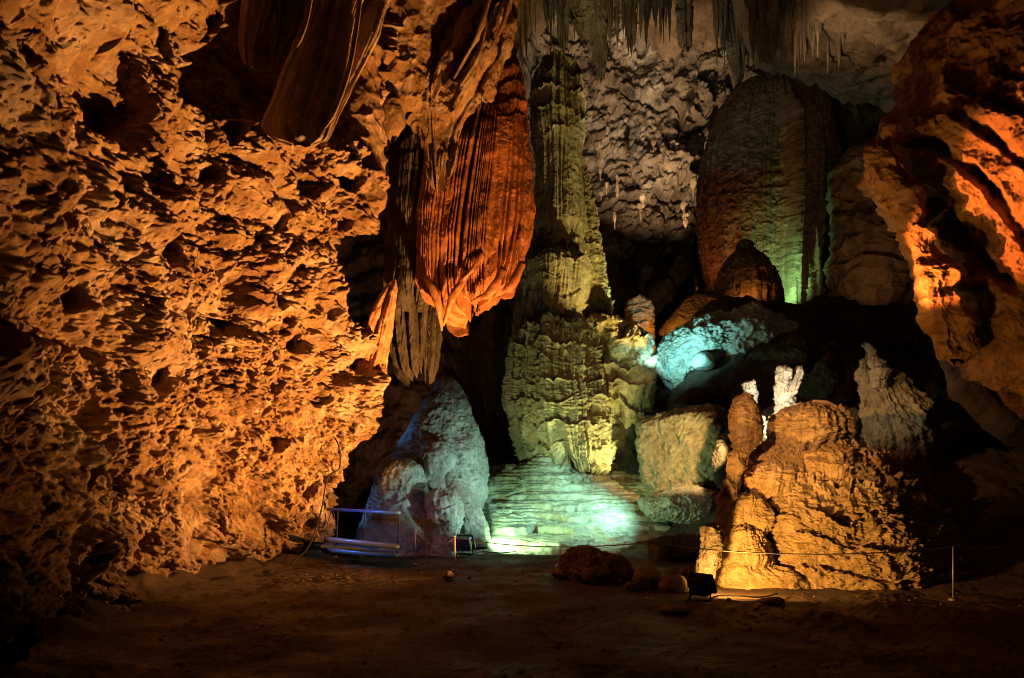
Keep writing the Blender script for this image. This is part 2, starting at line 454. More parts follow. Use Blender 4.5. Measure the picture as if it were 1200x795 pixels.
def make_ceiling():
    nx, ny = int(620 * RES), int(520 * RES)
    X = np.linspace(-26, 36, nx)[None, :]; Y = np.linspace(2, 46, ny)[:, None]
    Xg, Yg = X + 0 * Y, Y + 0 * X
    P = np.stack([Xg, Yg, ceil_z(Xg, Yg)], -1)
    P[..., 2] += .9 * fbm(P, .2, 4) + .6 * fbm(P, .9, 7, .6) - .22 * popcorn(P, 1.4) + .25 * fbm(P, (.5, 2.2, 1), 4, .6, 3., 'r')
    o = grid_obj('cave_ceiling', P, M['ceil'])
    tag(o, 'tan uneven ceiling of the cave', None, None, 'structure')
make_back_wall(); make_ceiling()

# ------------------------------------------------------------------ big lit rock wall on the left
def interp2(tab, xs, ys, x, y):
    """smooth table lookup: rows xs, columns ys"""
    tab = np.array(tab, float)
    A = np.stack([np.interp(y, ys, tab[k]) for k in range(len(xs))])      # (rows, ny)
    out = np.stack([np.interp(x, xs, A[:, j]) for j in range(len(y))], 1) # (nx, ny)
    def blur(a, k, ax):
        ker = np.hanning(k + 2)[1:-1]; ker /= ker.sum()
        pad = [(0, 0), (0, 0)]; pad[ax] = (k // 2, k // 2)
        b = np.pad(a, pad, 'edge')
        return np.apply_along_axis(lambda m_: np.convolve(m_, ker, 'valid'), ax, b)
    return blur(blur(out, 41, 0), 31, 1)

def make_rock_wall():
    root = thing('rock_wall', (-5, 10, 0), 'tall knobbly ochre rock wall lit orange, leaning over the cave floor', 'rock wall')
    Ds = [1, 4, 6, 7.5, 9, 11, 13, 14.5, 15.6, 16.2, 16.9, 17.6, 18.6]
    Zs = [-.6, 0, 1.5, 3.4, 4.5, 5.6, 6.6, 7.6, 9, 11, 14]
    T = [[-3.2] * 11,
         [-3.4] * 11,
         [-3.85, -3.85, -4.1, -4.3, -4.3, -4.3, -4.3, -4.3, -4.2, -4.0, -3.6],
         [-4.8, -4.75, -4.9, -4.9, -4.85, -4.8, -4.8, -4.7, -4.6, -4.3, -3.8],
         [-5.35, -5.3, -5.3, -5.2, -5.1, -5.0, -5.0, -4.9, -4.8, -4.4, -3.8],
         [-5.9, -5.8, -5.5, -5.15, -5.0, -4.95, -4.95, -4.9, -4.7, -4.2, -3.4],
         [-5.7, -5.6, -5.15, -4.6, -4.4, -4.3, -4.2, -4.0, -3.7, -3.3, -2.6],
         [-5.25, -5.15, -4.65, -3.95, -3.75, -3.6, -3.6, -2.75, -2.65, -2.45, -1.9],
         [-4.7, -4.6, -4.0, -3.15, -3.05, -3.4, -4.4, -3.2, -2.7, -2.3, -1.8],
         [-4.5, -4.4, -3.9, -3.1, -3.0, -3.6, -4.9, -4.4, -3.0, -2.4, -1.9],
         [-5.2, -5.0, -4.5, -3.9, -3.8, -4.6, -5.5, -5.2, -4.2, -3, -2.4],
         [-7, -6.8, -6.4, -6, -6, -6.2, -6.8, -6.8, -6, -5, -4],
         [-10] * 11]
    nd, nz = int(1560 * RES), int(1020 * RES)
    # sample finer in the part that shows
    D = np.linspace(3.5, 18.6, nd); Z = np.linspace(-.6, 13.5, nz)
    X = interp2(T, Ds, Zs, D, Z)
    P = np.stack([X, np.repeat(D[:, None], nz, 1), np.repeat(Z[None, :], nd, 0)], -1).astype(F32)
    N = normals(P)
    if N[nd // 2, nz // 2, 0] < 0: N = -N
    big = fbm(P, .38, 3, .5, 2.)
    mid = fbm(P * np.array([1, .6, 1], F32), 1.05, 5, .6, 7., 'b')
    Pw = P + .35 * np.stack([perlin(P, 1.3, 3.), perlin(P, 1.3, 13.), perlin(P, 1.3, 23.)], -1)
    calm = sstep(.12, .45, perlin(Pw, .62, 12.3))           # smoother hollows between the coral
    low = 1 - sstep(1.0, 3.2, P[..., 2]) * 1.0
    lay = (np.abs(((P[..., 2] * 2.0 + 1.2 * fbm(P, .5, 3)) % 1) - .5) * 2) ** .5
    Pk = P * np.array([.9, .42, .92], F32)                      # knobs drawn out along the wall
    vary = .45 + 1.0 * sstep(-.35, .35, perlin(P, .8, 61.))
    kn = .20 * popcorn(Pk, 1.9) + vary * (.12 * popcorn(Pk, 4.2, 5.) + .105 * popcorn(Pk, 8.5, 9.) + .07 * popcorn(Pk, 16., 15.) + .032 * popcorn(Pk, 28., 25.))
    kn = kn + .03 * fbm(Pk, 6, 5, .6, 4.)
    pit1, _ = worley(Pw, 1.1, 40.)
    d1 = .62 * big + .30 * mid + .30 * fbm(P, .75, 2, .5, 33., 'b')
    d2 = .25 * mid + kn * (1 - .6 * calm) * (1 - .05 * low) - .30 * calm - .38 * (1 - sstep(.10, .30, pit1)) + .10 * low * lay
    # deep recess above a lip, where the dark drapery hangs
    jag = .22 * fbm(P, 1.4, 4, .6, 50.)
    lip = 7.65 + (P[..., 1] - 11.3) * .34 + jag
    rec = sstep(0, .22, P[..., 2] - lip) * sstep(0, .35, P[..., 1] - (10.35 + (P[..., 2] - 7.4) * .5) + 1.2 * jag) * (1 - sstep(13.7, 14.3, P[..., 1] + jag - .25 * (P[..., 2] - 8.5)))
    P[..., 0] -= 2.3 * rec
    d1 = d1 * (1 - .6 * rec); d2 = d2 * (1 - .5 * rec)
    # the coral grows outwards and towards the mouth of the cave
    V = N * .62 + np.array([.12, -.78, .0])
    V = V / np.linalg.norm(V, axis=-1, keepdims=True)
    P = P + N * d1[..., None] + V * d2[..., None]
    grid_obj('wall_face', P, M['wall'], root)
    # roof bridging over to the hanging curtain
    ring_body('overhang', 15.6, [(-190, 330, 700), (-60, 400, 610), (0, 425, 575), (40, 430, 545), (80, 436, 520), (112, 442, 512), (132, 456, 500), (138, 474, 484)],
              M['wall'], root, rocky(.30, 1.1, 6, .12, 3.6), ratio=.75, seed=2)
    ring_body('nose', 14.6, [(60, 400, 450), (110, 398, 446), (160, 398, 448), (210, 404, 452), (240, 415, 450), (252, 425, 440)],
              M['wall'], root, rocky(.2, 1.0, 5, .09, 3.6), ratio=1.1, seed=3)
    # orange fin of flowstone along the far edge of the wall
    ring_body('fin', 16.0, [(328, 460, 464), (345, 444, 465), (375, 428, 461), (410, 418, 455), (445, 408, 446), (480, 396, 440), (505, 384, 428), (530, 376, 410)],
              M['curtain'], root, flow(0, 1, .13, 3.2, .12, .05, 3.), ratio=.8, seed=4)
    ring_body('fin', 16.25, [(395, 448, 455), (420, 440, 457), (450, 430, 452), (475, 424, 446), (490, 428, 440)],
              M['column'], root, flow(0, 1, .08, 5, .1, .05, 3.), ratio=.8, seed=5)
    sheets = [(15.3, [(-70, 585, 612), (0, 556, 586), (40, 534, 564), (80, 510, 540), (100, 503, 522), (106, 506, 512)], M['drape'], 1.4),
              (15.0, [(-70, 600, 622), (0, 584, 604), (40, 566, 588), (80, 546, 572), (112, 530, 550), (128, 526, 542), (134, 530, 536)], M['wall'], 1.6),
              (15.5, [(-70, 605, 625), (0, 596, 608), (40, 588, 604), (80, 572, 592), (108, 562, 578), (114, 566, 572)], M['wall'], 1.6)]
    for k, (D_, s_, m_, rt) in enumerate(sheets):
        ring_body('sheet', D_, s_, m_, root, flow(0, 1, .12, 2.6, .25, .09, 2.4), ratio=rt, hem=.35, hemf=3, q=1.2, seed=20 + k, lump=.15, lumpf=1.1)
    for k, (x0, y0, x1, y1, w) in enumerate([(580, -30, 532, 92, .07), (598, -25, 574, 60, .06), (570, 20, 540, 100, .05)]):
        a, b = at(x0, y0, 14.4 + .1 * (k % 3)), at(x1, y1, 14.3 + .15 * (k % 2))
        tube('drip_ridge', [a, (a + b) / 2 + Vector((.10, -.1, -.16)), b], [w, w * 1.0, w * .4], M['wall'], root, 32, True, (.8, 1.2), lambda P_, *_: .05 * fbm(P_, 4, 5, .6))
make_rock_wall()

# dark draperies hanging before the wall
def make_drapery():
    root = thing('drapery', (-2.6, 9, 6), 'dark smooth stone drapery of folded sheets hanging before the orange wall', 'drapery')
    fd = lambda: flow(0, 1, .05, 2.2, .1, .03, 1.5)
    B = [(-140, 300, 420), (-60, 292, 352), (0, 284, 326), (45, 279, 308), (70, 283, 300), (77, 288, 294)]
    C = [(-140, 350, 450), (-60, 334, 392), (0, 322, 364), (40, 318, 350), (66, 316, 332), (82, 318, 324)]
    E = [(-140, 400, 560), (-60, 384, 466), (0, 362, 424), (50, 344, 413), (105, 322, 402), (145, 304, 390), (162, 318, 382), (168, 338, 368)]
    G = [(-140, 440, 560), (-60, 432, 500), (0, 418, 460), (50, 404, 441), (105, 386, 414), (148, 368, 392), (168, 371, 380)]
    for k, (s, D, rt) in enumerate([(B, 7.9, .5), (C, 8.1, .5), (E, 8.5, .35), (G, 8.8, .55)]):
        ring_body('fold', D, s, M['drape'], root, fd(), ratio=rt, hem=.12, hemf=2., seed=10 + k, lump=.08, lumpf=.9)
    tube('fold_edge', [at(424, -30, 8.4), at(418, 30, 8.4), at(408, 85, 8.4), at(392, 130, 8.4), at(381, 150, 8.4)], [.035, .03, .03, .028, .012], M['drape'], root, 12)
    tube('fold_edge', [at(368, -30, 8.0), at(360, 20, 8.0), at(352, 45, 8.0), at(347, 56, 8.0)], [.03, .026, .025, .01], M['drape'], root, 12)
make_drapery()

# ------------------------------------------------------------------ red hanging curtain
def make_curtain():
    root = thing('flowstone_curtain', at(560, 20, 17), 'rust red fluted flowstone curtain hanging between rock wall and tall stalagmite', 'flowstone curtain')
    def ribs(n, amp):
        def f(P, Q, th, v):
            w = .35 * perlin(Q, (.8, .8, .35), 3.) + .05 * perlin(Q, (2, 2, 1.5), 9.)
            t = th / (2 * math.pi) * n + w * 2.6 + 2.2 * np.sin(th * 5 + 1.3) + .9 * np.sin(th * 13) + .5 * np.sin(v * 7 + th * 2) * sstep(.55, 1, v)
            s = np.abs((t % 1) - .5) * 2
            hk = np.abs(np.sin(np.floor(t) * 12.9898) * 43758.5453) % 1.0
            ridge = np.clip(1 - s * 1.7, 0, 1) ** .8 * (.25 + 1.05 * hk)
            top = 1 - sstep(.28, .45, v + .12 * perlin(Q, 1.1))
            tt = P[..., 2] * 2.6 + .8 * fbm(Q, .9, 3) - .5 * Q[..., 0]
            rows = (1 - (tt % 1)) ** 1.4
            gap = .35 + 1.0 * sstep(-.3, .3, perlin(Q, (1.3, 1.3, .25), 5.))
            return amp * ridge * gap * (1 - .5 * top) + .09 * top * rows + .05 * fbm(P, 4, 6, .62) + .22 * fbm(P, .7, 3)
        return f
    ring_body('curtain_sheet', 16.9, [(10, 588, 598), (24, 580, 602), (60, 562, 606), (100, 541, 614), (150, 516, 622), (200, 498, 627), (250, 488, 625), (300, 487, 617), (322, 492, 611), (333, 500, 606), (337, 518, 594), (338, 540, 570)],
              M['curtain'], root, ribs(62, .22), ratio=.55, hem=.55, hemf=5.5, q=1.45, seed=1, cut=([-1, -.75, -.55, -.3, 0, .35, .7, 1], [.15, .45, 1.05, .62, .42, .30, .12, 0]))
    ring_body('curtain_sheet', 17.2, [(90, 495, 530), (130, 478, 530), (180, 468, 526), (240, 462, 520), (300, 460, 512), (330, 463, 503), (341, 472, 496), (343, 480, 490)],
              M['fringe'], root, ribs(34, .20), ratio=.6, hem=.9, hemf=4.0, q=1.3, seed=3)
    # hanging lips along the lower edge
    for k, (x0, y0, x1, y1, x2, y2, w) in enumerate([(500, 325, 512, 352, 518, 388, .06), (548, 320, 530, 350, 519, 382, .06), (590, 315, 575, 342, 552, 354, .07), (612, 308, 600, 333, 588, 342, .07), (566, 296, 552, 318, 530, 340, .035)]):
        tube('drip_ridge', [at(x0, y0, 16.1), at(x1, y1, 15.95), at(x2, y2, 16.1)], [w, w * 1.1, w * .35], M['curtain'], root, 28, True, (1, 1.3), lambda P_, *_: .045 * fbm(P_, 5, 5, .6))
    # shade-darkened sheet behind, left of it, ending in a grey fringe
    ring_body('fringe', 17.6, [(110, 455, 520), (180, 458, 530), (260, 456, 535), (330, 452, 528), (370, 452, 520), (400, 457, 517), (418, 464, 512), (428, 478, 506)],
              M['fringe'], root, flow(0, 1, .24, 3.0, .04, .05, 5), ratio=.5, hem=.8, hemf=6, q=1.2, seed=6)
    # jagged canopy hanging over its left shoulder
    ring_body('canopy', 15.6, [(20, 480, 560), (70, 470, 566), (110, 464, 568), (135, 468, 556), (155, 478, 548), (172, 488, 540), (186, 498, 530), (192, 508, 518)],
              M['wall'], root, flow(0, 1.0, .20, 2.0, .25, .12, 2., 0, 6, .06, 3.), ratio=.5, hem=1.3, hemf=1.8, seed=7, lump=.5, lumpf=.8)
    ring_body('canopy', 15.2, [(120, 448, 470), (140, 446, 474), (152, 452, 470), (160, 458, 464)], M['wall'], root, rocky(.15, 1.5, 5), ratio=.7, hem=.3, seed=8)
make_curtain()

# ------------------------------------------------------------------ tall stalagmite
def make_tall():
    root = thing('tall_stalagmite', at(655, 560, 25.5), 'giant tiered stalagmite with fluted sides and rounded cap, beside the red curtain', 'stalagmite')
    ring_body('shaft', 25.6, [(66, 650, 656), (68, 640, 666), (74, 632, 674), (84, 626, 680), (104, 622, 684), (130, 621, 684), (160, 622, 687), (178, 627, 682), (225, 626, 684), (262, 622, 687), (276, 627, 683), (300, 618, 688), (340, 606, 690), (380, 600, 695), (440, 596, 700)],
              M['column'], root, flow(.36, 1.35, .24, 3.0, .03, .06, 4, sharp=1.6, tm=lambda P, v: .12 + .88 * (sstep(14.2, 15.2, P[..., 2]) + .6 * np.exp(-((P[..., 2] - 10.4) / .6) ** 2))), q=1.35, seed=1)
    ring_body('middle_tier', 24.7, [(293, 640, 660), (296, 626, 674), (303, 612, 688), (318, 605, 694), (345, 606, 690), (370, 604, 686), (400, 600, 692)],
              M['column'], root, flow(.34, 1.6, .24, 3., .04, .06, 4, tm=lambda P, v: .25 + .75 * (1 - sstep(.2, .5, v))), q=1.3, seed=2)
    ring_body('buttress', 26.8, [(185, 676, 686), (210, 672, 692), (250, 668, 701), (300, 664, 709), (345, 660, 716), (385, 650, 724)],
              M['column'], root, flow(.16, 1.6, .12, 3., .08, .12, 3.5, .08, 3), q=1.3, seed=3)
    ring_body('base_skirt', 23.9, [(370, 645, 662), (373, 626, 680), (381, 607, 698), (400, 596, 706), (440, 592, 709), (470, 590, 716), (500, 594, 721), (530, 602, 724), (548, 614, 722), (556, 630, 714)],
              M['column'], root, flow(.26, 1.5, .36, 2.2, .035, .06, 4, .09, 4, sharp=1.4), hem=.7, hemf=2.2, q=1.4, seed=4)
    ring_body('side_lobe', 24.4, [(368, 690, 705), (385, 682, 726), (410, 686, 745), (440, 690, 762), (470, 698, 766), (492, 704, 764), (500, 715, 758)],
              M['column'], root, flow(.22, 1.3, .16, 2.4, .06, .12, 2.5), hem=.6, hemf=2.5, seed=5, lump=.5, lumpf=.8)
    ring_body('side_lobe', 23.9, [(380, 738, 748), (395, 728, 760), (420, 728, 770), (440, 736, 768)],
              M['column'], root, flow(.2, 1.2, .1, 2.4, .08, .08, 3), seed=6)
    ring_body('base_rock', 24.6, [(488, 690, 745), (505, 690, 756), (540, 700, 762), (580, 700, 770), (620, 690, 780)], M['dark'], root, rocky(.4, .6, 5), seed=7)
make_tall()

# ------------------------------------------------------------------ flowstone terrace with a low hump, lit green
def make_terrace():
    root = thing('flowstone_terrace', (0, 20, 0), 'wet stepped flowstone terrace glowing green white at the foot of the giant stalagmite', 'flowstone terrace')
    nx, ny = int(900 * RES), int(560 * RES)
    u = np.linspace(0, 1, nx)[None, :]; v = np.linspace(0, 1, ny)[:, None]
    Y = 17.3 + 8.4 * v + 0 * u
    Y = Y + .55 * (1 - v) ** 2 * fbm(np.stack([u * 7, 0 * u, 0 * u], -1), 1.0, 4, .55)[0][None, :]
    xl, xr = (430 - 600) / FPX * Y, (815 - 600) / FPX * Y
    X = xl + (xr - xl) * u
    P = np.stack([X, Y, 0 * X], -1)
    front = .8 * fbm(P, (.5, .0, .0), 2) + .35 * np.abs(X - .6) * 0
    ramp = (Y - 17.75 + front) * (.30 + .05 * sstep(21, 23, Y))
    ramp = ramp - 1.2 * sstep(1.2, 4.6, X - .22 * (Y - 17)) * (1 - sstep(17.5, 22.5, Y)) + .25 * sstep(1.5, 3.5, X) * sstep(20, 22, Y)
    ramp = ramp - .9 * (1 - sstep(-3.6, -2.3, X)) + .5 * fbm(P, (.45, .45, 0), 3)
    hump = np.exp(-(((X - 1.1) / 1.15) ** 2 + ((Y - 22.6) / 1.1) ** 2)) * 1.05
    ramp = ramp + hump
    def steps(h, w_):
        q = h / w_; k = np.floor(q); f = q - k
        return (k + .82 * sstep(.84, 1.0, f) + .18 * f ** 2) * w_
    n1 = .30 * fbm(P, (.34, .55, 0), 4, .55) + .10 * fbm(P, (1.5, 1.5, 0), 3)
    n2 = .22 * fbm(P, (.6, .8, 0), 4, .6, 9.) + .05 * fbm(P, (2.4, 2.4, 0), 3, .5, 4.)
    wgt = sstep(-.25, .25, perlin(P, (.4, .5, 0), 31.))
    z = wgt * steps(ramp + n1, .30) + (1 - wgt) * steps(ramp + n2, .12)
    z = z * .85 + .15 * ramp + .05 * fbm(P, 2.4, 6, .62)
    edge = np.minimum(np.minimum(u, 1 - u) * 12, v * 14)
    z = np.where(z > -.6, z, -.6) - 1.2 * (1 - sstep(0, 1, edge))
    P[..., 2] = z - .07 * sstep(.1, .35, perlin(P, (.9, 2.4, 0), 44.))
    grid_obj('stepped_sheet', P, M['terrace'], root)
    ring_body('hump', 23.0, [(545, 630, 650), (549, 617, 668), (557, 604, 686), (569, 596, 700), (588, 588, 712), (612, 582, 722)],
              M['terrace'], root, flow(.16, 2.6, .06, 2., .15, .09, 2.), ratio=.8, seed=3, lump=.3)
    ring_body('hump', 23.4, [(545, 592, 604), (556, 584, 616), (575, 578, 622), (600, 574, 626)], M['pale'], root, rocky(.15, 1.2, 5), seed=4)
make_terrace()

# ------------------------------------------------------------------ pale mound on the left
def make_left_mound():
    root = thing('stalagmite_mound', at(505, 640, 19), 'pale blue grey lumpy stalagmite mound with pointed peak beside the handrail', 'stalagmite mound')
    fl = lambda **k: flow(**{**dict(tier=.055, tf=2.4, flute=.035, ff=4, fz=.15, rough=.05, rf=3.5, rip=.035, ripf=6), **k})
    ring_body('peak', 20.0, [(441, 518, 526), (446, 511, 535), (455, 507, 541), (468, 499, 547), (485, 488, 553), (510, 470, 561), (540, 458, 569), (565, 450, 574), (585, 446, 575), (600, 470, 570), (650, 450, 570)],
              M['pale'], root, fl(), lump=.25, lumpf=.8, seed=2, ratio=.9, hem=.0)
    ring_body('shoulder', 19.0, [(512, 504, 516), (520, 494, 530), (535, 490, 538), (552, 494, 534), (562, 500, 526)], M['pale'], root, fl(flute=.05), seed=3, hem=.15, hemf=4)
    ring_body('front_lobe', 18.3, [(538, 462, 476), (545, 450, 494), (560, 441, 502), (580, 434, 506), (610, 424, 512), (640, 414, 516), (675, 408, 516)], M['pale'], root, fl(), lump=.2, lumpf=.9, seed=4, ratio=.8)
    ring_body('round_boss', 17.9, [(571, 512, 522), (576, 502, 534), (588, 497, 543), (602, 498, 546), (612, 500, 545), (625, 506, 542), (655, 500, 540)], M['pale'], root, fl(tier=.09, tf=3, flute=.05), seed=5)
    ring_body('side_lobe', 18.9, [(545, 520, 532), (565, 518, 546), (590, 526, 562), (612, 536, 572), (640, 540, 578)], M['pale'], root, fl(), seed=6)
make_left_mound()

# ------------------------------------------------------------------ mound on the right
def make_right_mound():
    root = thing('flowstone_mound', at(960, 690, 12.6), 'broad tan flowstone mound with rippled sides, lit amber from a floor lamp', 'flowstone mound')
    ring_body('mound_body', 13.2, [(498, 930, 965), (503, 908, 992), (518, 894, 1014), (540, 872, 1044), (570, 854, 1072), (600, 848, 1096), (640, 844, 1118), (670, 848, 1132), (694, 850, 1140), (730, 850, 1146)],
              M['mound'], root, flow(.19, 1.8, .07, 4.5, .10, .06, 4, .085, 7.5, .02, 8.), ratio=.85, lump=.15, lumpf=.75, q=1.5, seed=1)
    ring_body('cap', 13.0, [(471, 938, 952), (475, 922, 972), (483, 906, 988), (494, 899, 996), (508, 898, 998), (520, 903, 992), (530, 912, 976), (535, 930, 955)],
              M['mound'], root, flow(.06, 2.6, .10, 5, .05, .04, 5, .06, 7), hem=.35, hemf=5, q=1.4, seed=2)
    ring_body('shelf', 12.2, [(525, 955, 985), (530, 940, 1000), (545, 935, 1010), (560, 940, 1006), (575, 950, 992), (584, 962, 982)],
              M['mound'], root, flow(.10, 2.8, .10, 5, .06, .04, 5, .05, 8), hem=.3, hemf=3, q=1.3, seed=3, ratio=.8)
    ring_body('shelf', 12.4, [(545, 1005, 1025), (552, 990, 1040), (570, 990, 1058), (590, 1000, 1066), (605, 1020, 1064), (612, 1035, 1055)],
              M['mound'], root, flow(.07, 3.2, .05, 6, .08, .05, 5, .05, 8), hem=.25, hemf=3, q=1.2, seed=4, ratio=.7)
    ring_body('shelf', 12.3, [(540, 900, 920), (545, 884, 936), (556, 872, 942), (568, 874, 938), (580, 884, 930)],
              M['mound'], root, flow(.06, 3.2, .04, 6, .08, .04, 5, .05, 8), hem=.2, hemf=3, q=1.2, seed=5, ratio=.8)
    ring_body('bulb', 12.25, [(577, 872, 884), (581, 860, 894), (590, 851, 900), (602, 848, 902), (616, 851, 900), (630, 858, 895), (645, 864, 888), (656, 870, 882)],
              M['mound'], root, flow(.04, 3.2, .06, 6, .06, .05, 4, .03, 9), q=1.4, seed=6, ratio=.9, lump=.3, lumpf=1.5, hem=.12, hemf=5)
    ring_body('foot', 12.15, [(616, 862, 886), (624, 848, 900), (640, 841, 910), (655, 842, 910), (667, 848, 902), (672, 856, 890)],
              M['mound'], root, flow(.035, 3.2, .06, 6, .06, .05, 4, .03, 9), lump=.25, lumpf=1.4, hem=.16, hemf=6, q=1.4, seed=7, ratio=.9)
    ring_body('foot', 12.15, [(655, 860, 900), (664, 842, 930), (680, 840, 950), (696, 846, 950), (720, 850, 950)],
              M['mound'], root, flow(.04, 3, .02, 5, .2, .05, 4, .04, 7), q=1.3, seed=8, ratio=.8, lump=.2, lumpf=1.3)
make_right_mound()

# ------------------------------------------------------------------ smaller stalagmites around the mound
def single(name, D, sil, mat, label, cat, disp, group=None, **k):
    a = sil[-1]
    root = thing(name, at((a[1] + a[2]) / 2, a[0], D), label, cat, group)
    return root

def stalagmite(D, sil, mat, label, disp, parts=(), group=None, **k):
    b = sil[-1]
    root = thing('stalagmite', at((b[1] + b[2]) / 2, b[0], D), label, 'stalagmite', group)
    ring_body('body', D, sil, mat, root, disp, **k)
    for nm, D2, s2, m2, d2, kw in parts: ring_body(nm, D2, s2, m2, root, d2, **kw)
    return root

drip = lambda t=.05, tf=4: flow(t * 1.5, tf, .03, 8, .1, .05, 5, .02, 9)
stalagmite(12.6, [(461, 868, 876), (466, 862, 882), (480, 856, 890), (500, 853, 894), (515, 855, 892), (530, 859, 882), (545, 860, 876), (570, 856, 872), (620, 856, 872)], M['dome'],
           'dark cone shaped stalagmite left of the tan mound, thin white spire behind it', drip(.05, 4.5), q=1.4)
stalagmite(14.6, [(446, 876, 882), (449, 870, 886), (460, 871, 889), (472, 873, 889), (486, 876, 890), (500, 878, 894), (540, 878, 900)], M['white'],
           'thin brightly lit white spire rising just behind the dark cone', drip(.05, 5), q=1.6)
stalagmite(14.2, [(487, 890, 896), (491, 886, 898), (504, 889, 901), (514, 893, 908), (528, 896, 912), (560, 896, 914)], M['white'],
           'short glaring white stump between dark cone and mound cap', drip(.05, 5), q=1.6)
stalagmite(14.4, [(429, 912, 922), (433, 909, 927), (445, 908, 928), (460, 907, 932), (475, 907, 934), (490, 906, 936), (530, 904, 940)], M['white'],
           'knobbly white forked stalagmite standing behind the mound cap', drip(.06, 4.5), q=1.6,
           parts=[('branch', 14.3, [(429, 936, 940), (433, 932, 943), (440, 930, 943), (448, 925, 940), (457, 919, 937), (468, 912, 931)], M['white'], drip(.04, 6), dict(q=1.6)),
                  ('knob', 14.15, [(430, 921, 926), (434, 918, 929), (441, 917, 929), (450, 918, 926)], M['white'], drip(.03, 6), dict(q=1.6))])
stalagmite(16.2, [(403, 1014, 1020), (407, 1013, 1022), (417, 1012, 1030), (424, 1006, 1040), (440, 1003, 1056), (465, 1003, 1076), (490, 1003, 1092), (510, 1003, 1104), (530, 1003, 1112), (560, 1000, 1116)], M['column'],
           'large pale grey cone stalagmite with slender knobbed tip on the dark slope', flow(.10, 1.7, .09, 3, .10, .17, 2.4, .04, 6, .06, 4.), lump=.35, lumpf=.9, q=1.2, ratio=.8,
           parts=[('tip', 15.6, [(402, 1015, 1019), (406, 1013, 1022), (415, 1016, 1027), (428, 1017, 1034), (440, 1020, 1040), (455, 1022, 1036)], M['column'], drip(.08, 3.5), dict(q=1.4))])
stalagmite(12.0, [(525, 858, 868), (534, 850, 874), (547, 846, 877), (560, 849, 868), (575, 842, 864), (600, 836, 858), (640, 834, 852)], M['dome'],
           'lumpy knobbed stalagmite below the dark cone', flow(.02, 5, .02, 8, .2, .06, 4, 0, 8, .06, 6.), q=1.3, ratio=.8, lump=.1, lumpf=2.)
stalagmite(11.2, [(611, 834, 842), (615, 826, 848), (626, 822, 850), (640, 822, 848), (656, 818, 846), (676, 816, 842), (700, 814, 840)], M['dark'],
           'short knobbly stalagmite beside the amber floor lamp', flow(.02, 5, .02, 8, .2, .06, 4, 0, 8, .06, 6.), q=1.5, lump=.1, lumpf=2.)

# ------------------------------------------------------------------ far formations
def make_dome():
    root = thing('domed_stalagmite', at(900, 365, 34), 'huge brown domed stalagmite with green lit cleft at the back', 'stalagmite')
    base = flow(.06, 1.3, .20, 3.0, .03, .10, 3, .04, 4)
    def f(P, Q, th, v):
        d = base(P, Q, th, v)
        u = (P[..., 0] - (908 - 600) / FPX * 34) / 1.0
        return d - 1.0 * np.exp(-(u / .38) ** 2) * sstep(.15, .35, v) * (np.sin(th) < 0)
    ring_body('dome', 34.5, [(96, 900, 915), (98, 882, 934), (106, 862, 952), (125, 844, 966), (160, 830, 976), (200, 820, 980), (250, 817, 978), (300, 822, 972), (350, 830, 968), (385, 834, 966), (420, 834, 966)],
              M['dome'], root, f, q=1.3, seed=1, ratio=.85)
    ring_body('fluted_rib', 32.2, [(246, 934, 944), (252, 926, 952), (275, 920, 962), (310, 917, 964), (350, 917, 966), (372, 918, 966), (400, 918, 966)], M['dome'], root,
              flow(.20, 1.7, .26, 2.2, .03, .06, 3), q=1.3, seed=2, ratio=.8)
    ring_body('fluted_rib', 32.6, [(225, 874, 886), (240, 866, 896), (280, 862, 902), (330, 860, 906), (390, 860, 908)], M['dome'], root,
              flow(.10, 1.3, .14, 2.8, .04, .06, 3), q=1.2, seed=3, ratio=.6)
make_dome()

stalagmite(28.8, [(281, 868, 876), (285, 864, 882), (294, 862, 886), (302, 853, 896), (315, 844, 906), (330, 838, 913), (345, 834, 917), (358, 833, 918), (380, 834, 918), (420, 834, 918)], M['dome'],
           'small dark beehive stalagmite with orange lit foot before the huge dome', flow(.16, 1.2, .12, 3, .05, .06, 4, .04, 5), q=1.4, seed=5)
stalagmite(31, [(172, 1000, 1016), (180, 990, 1030), (205, 976, 1046), (250, 967, 1060), (300, 966, 1072), (350, 978, 1078), (380, 985, 1080), (430, 985, 1080)], M['dome'],
           'dim hooded stalagmite with bedded face right of the huge dome', rocky(.5, .6, 8, .14, 2.2, .40, 1.1), q=1.2, seed=6, lump=.7, lumpf=.3)
stalagmite(27.5, [(348, 742, 752), (352, 734, 762), (365, 731, 767), (385, 730, 768), (410, 730, 768), (440, 730, 768)], M['mound'],
           'squat orange lit stump beside the foot of the giant stalagmite', flow(.12, 2, .05, 3, .1, .08, 3, .1, 3.5), q=1.4, seed=7)

def rockthing(name, label, cat, loc, size, mat, group=None, **k):
    o = boulder(name, loc, size, mat, **k)
    return tag(o, label, cat, group)

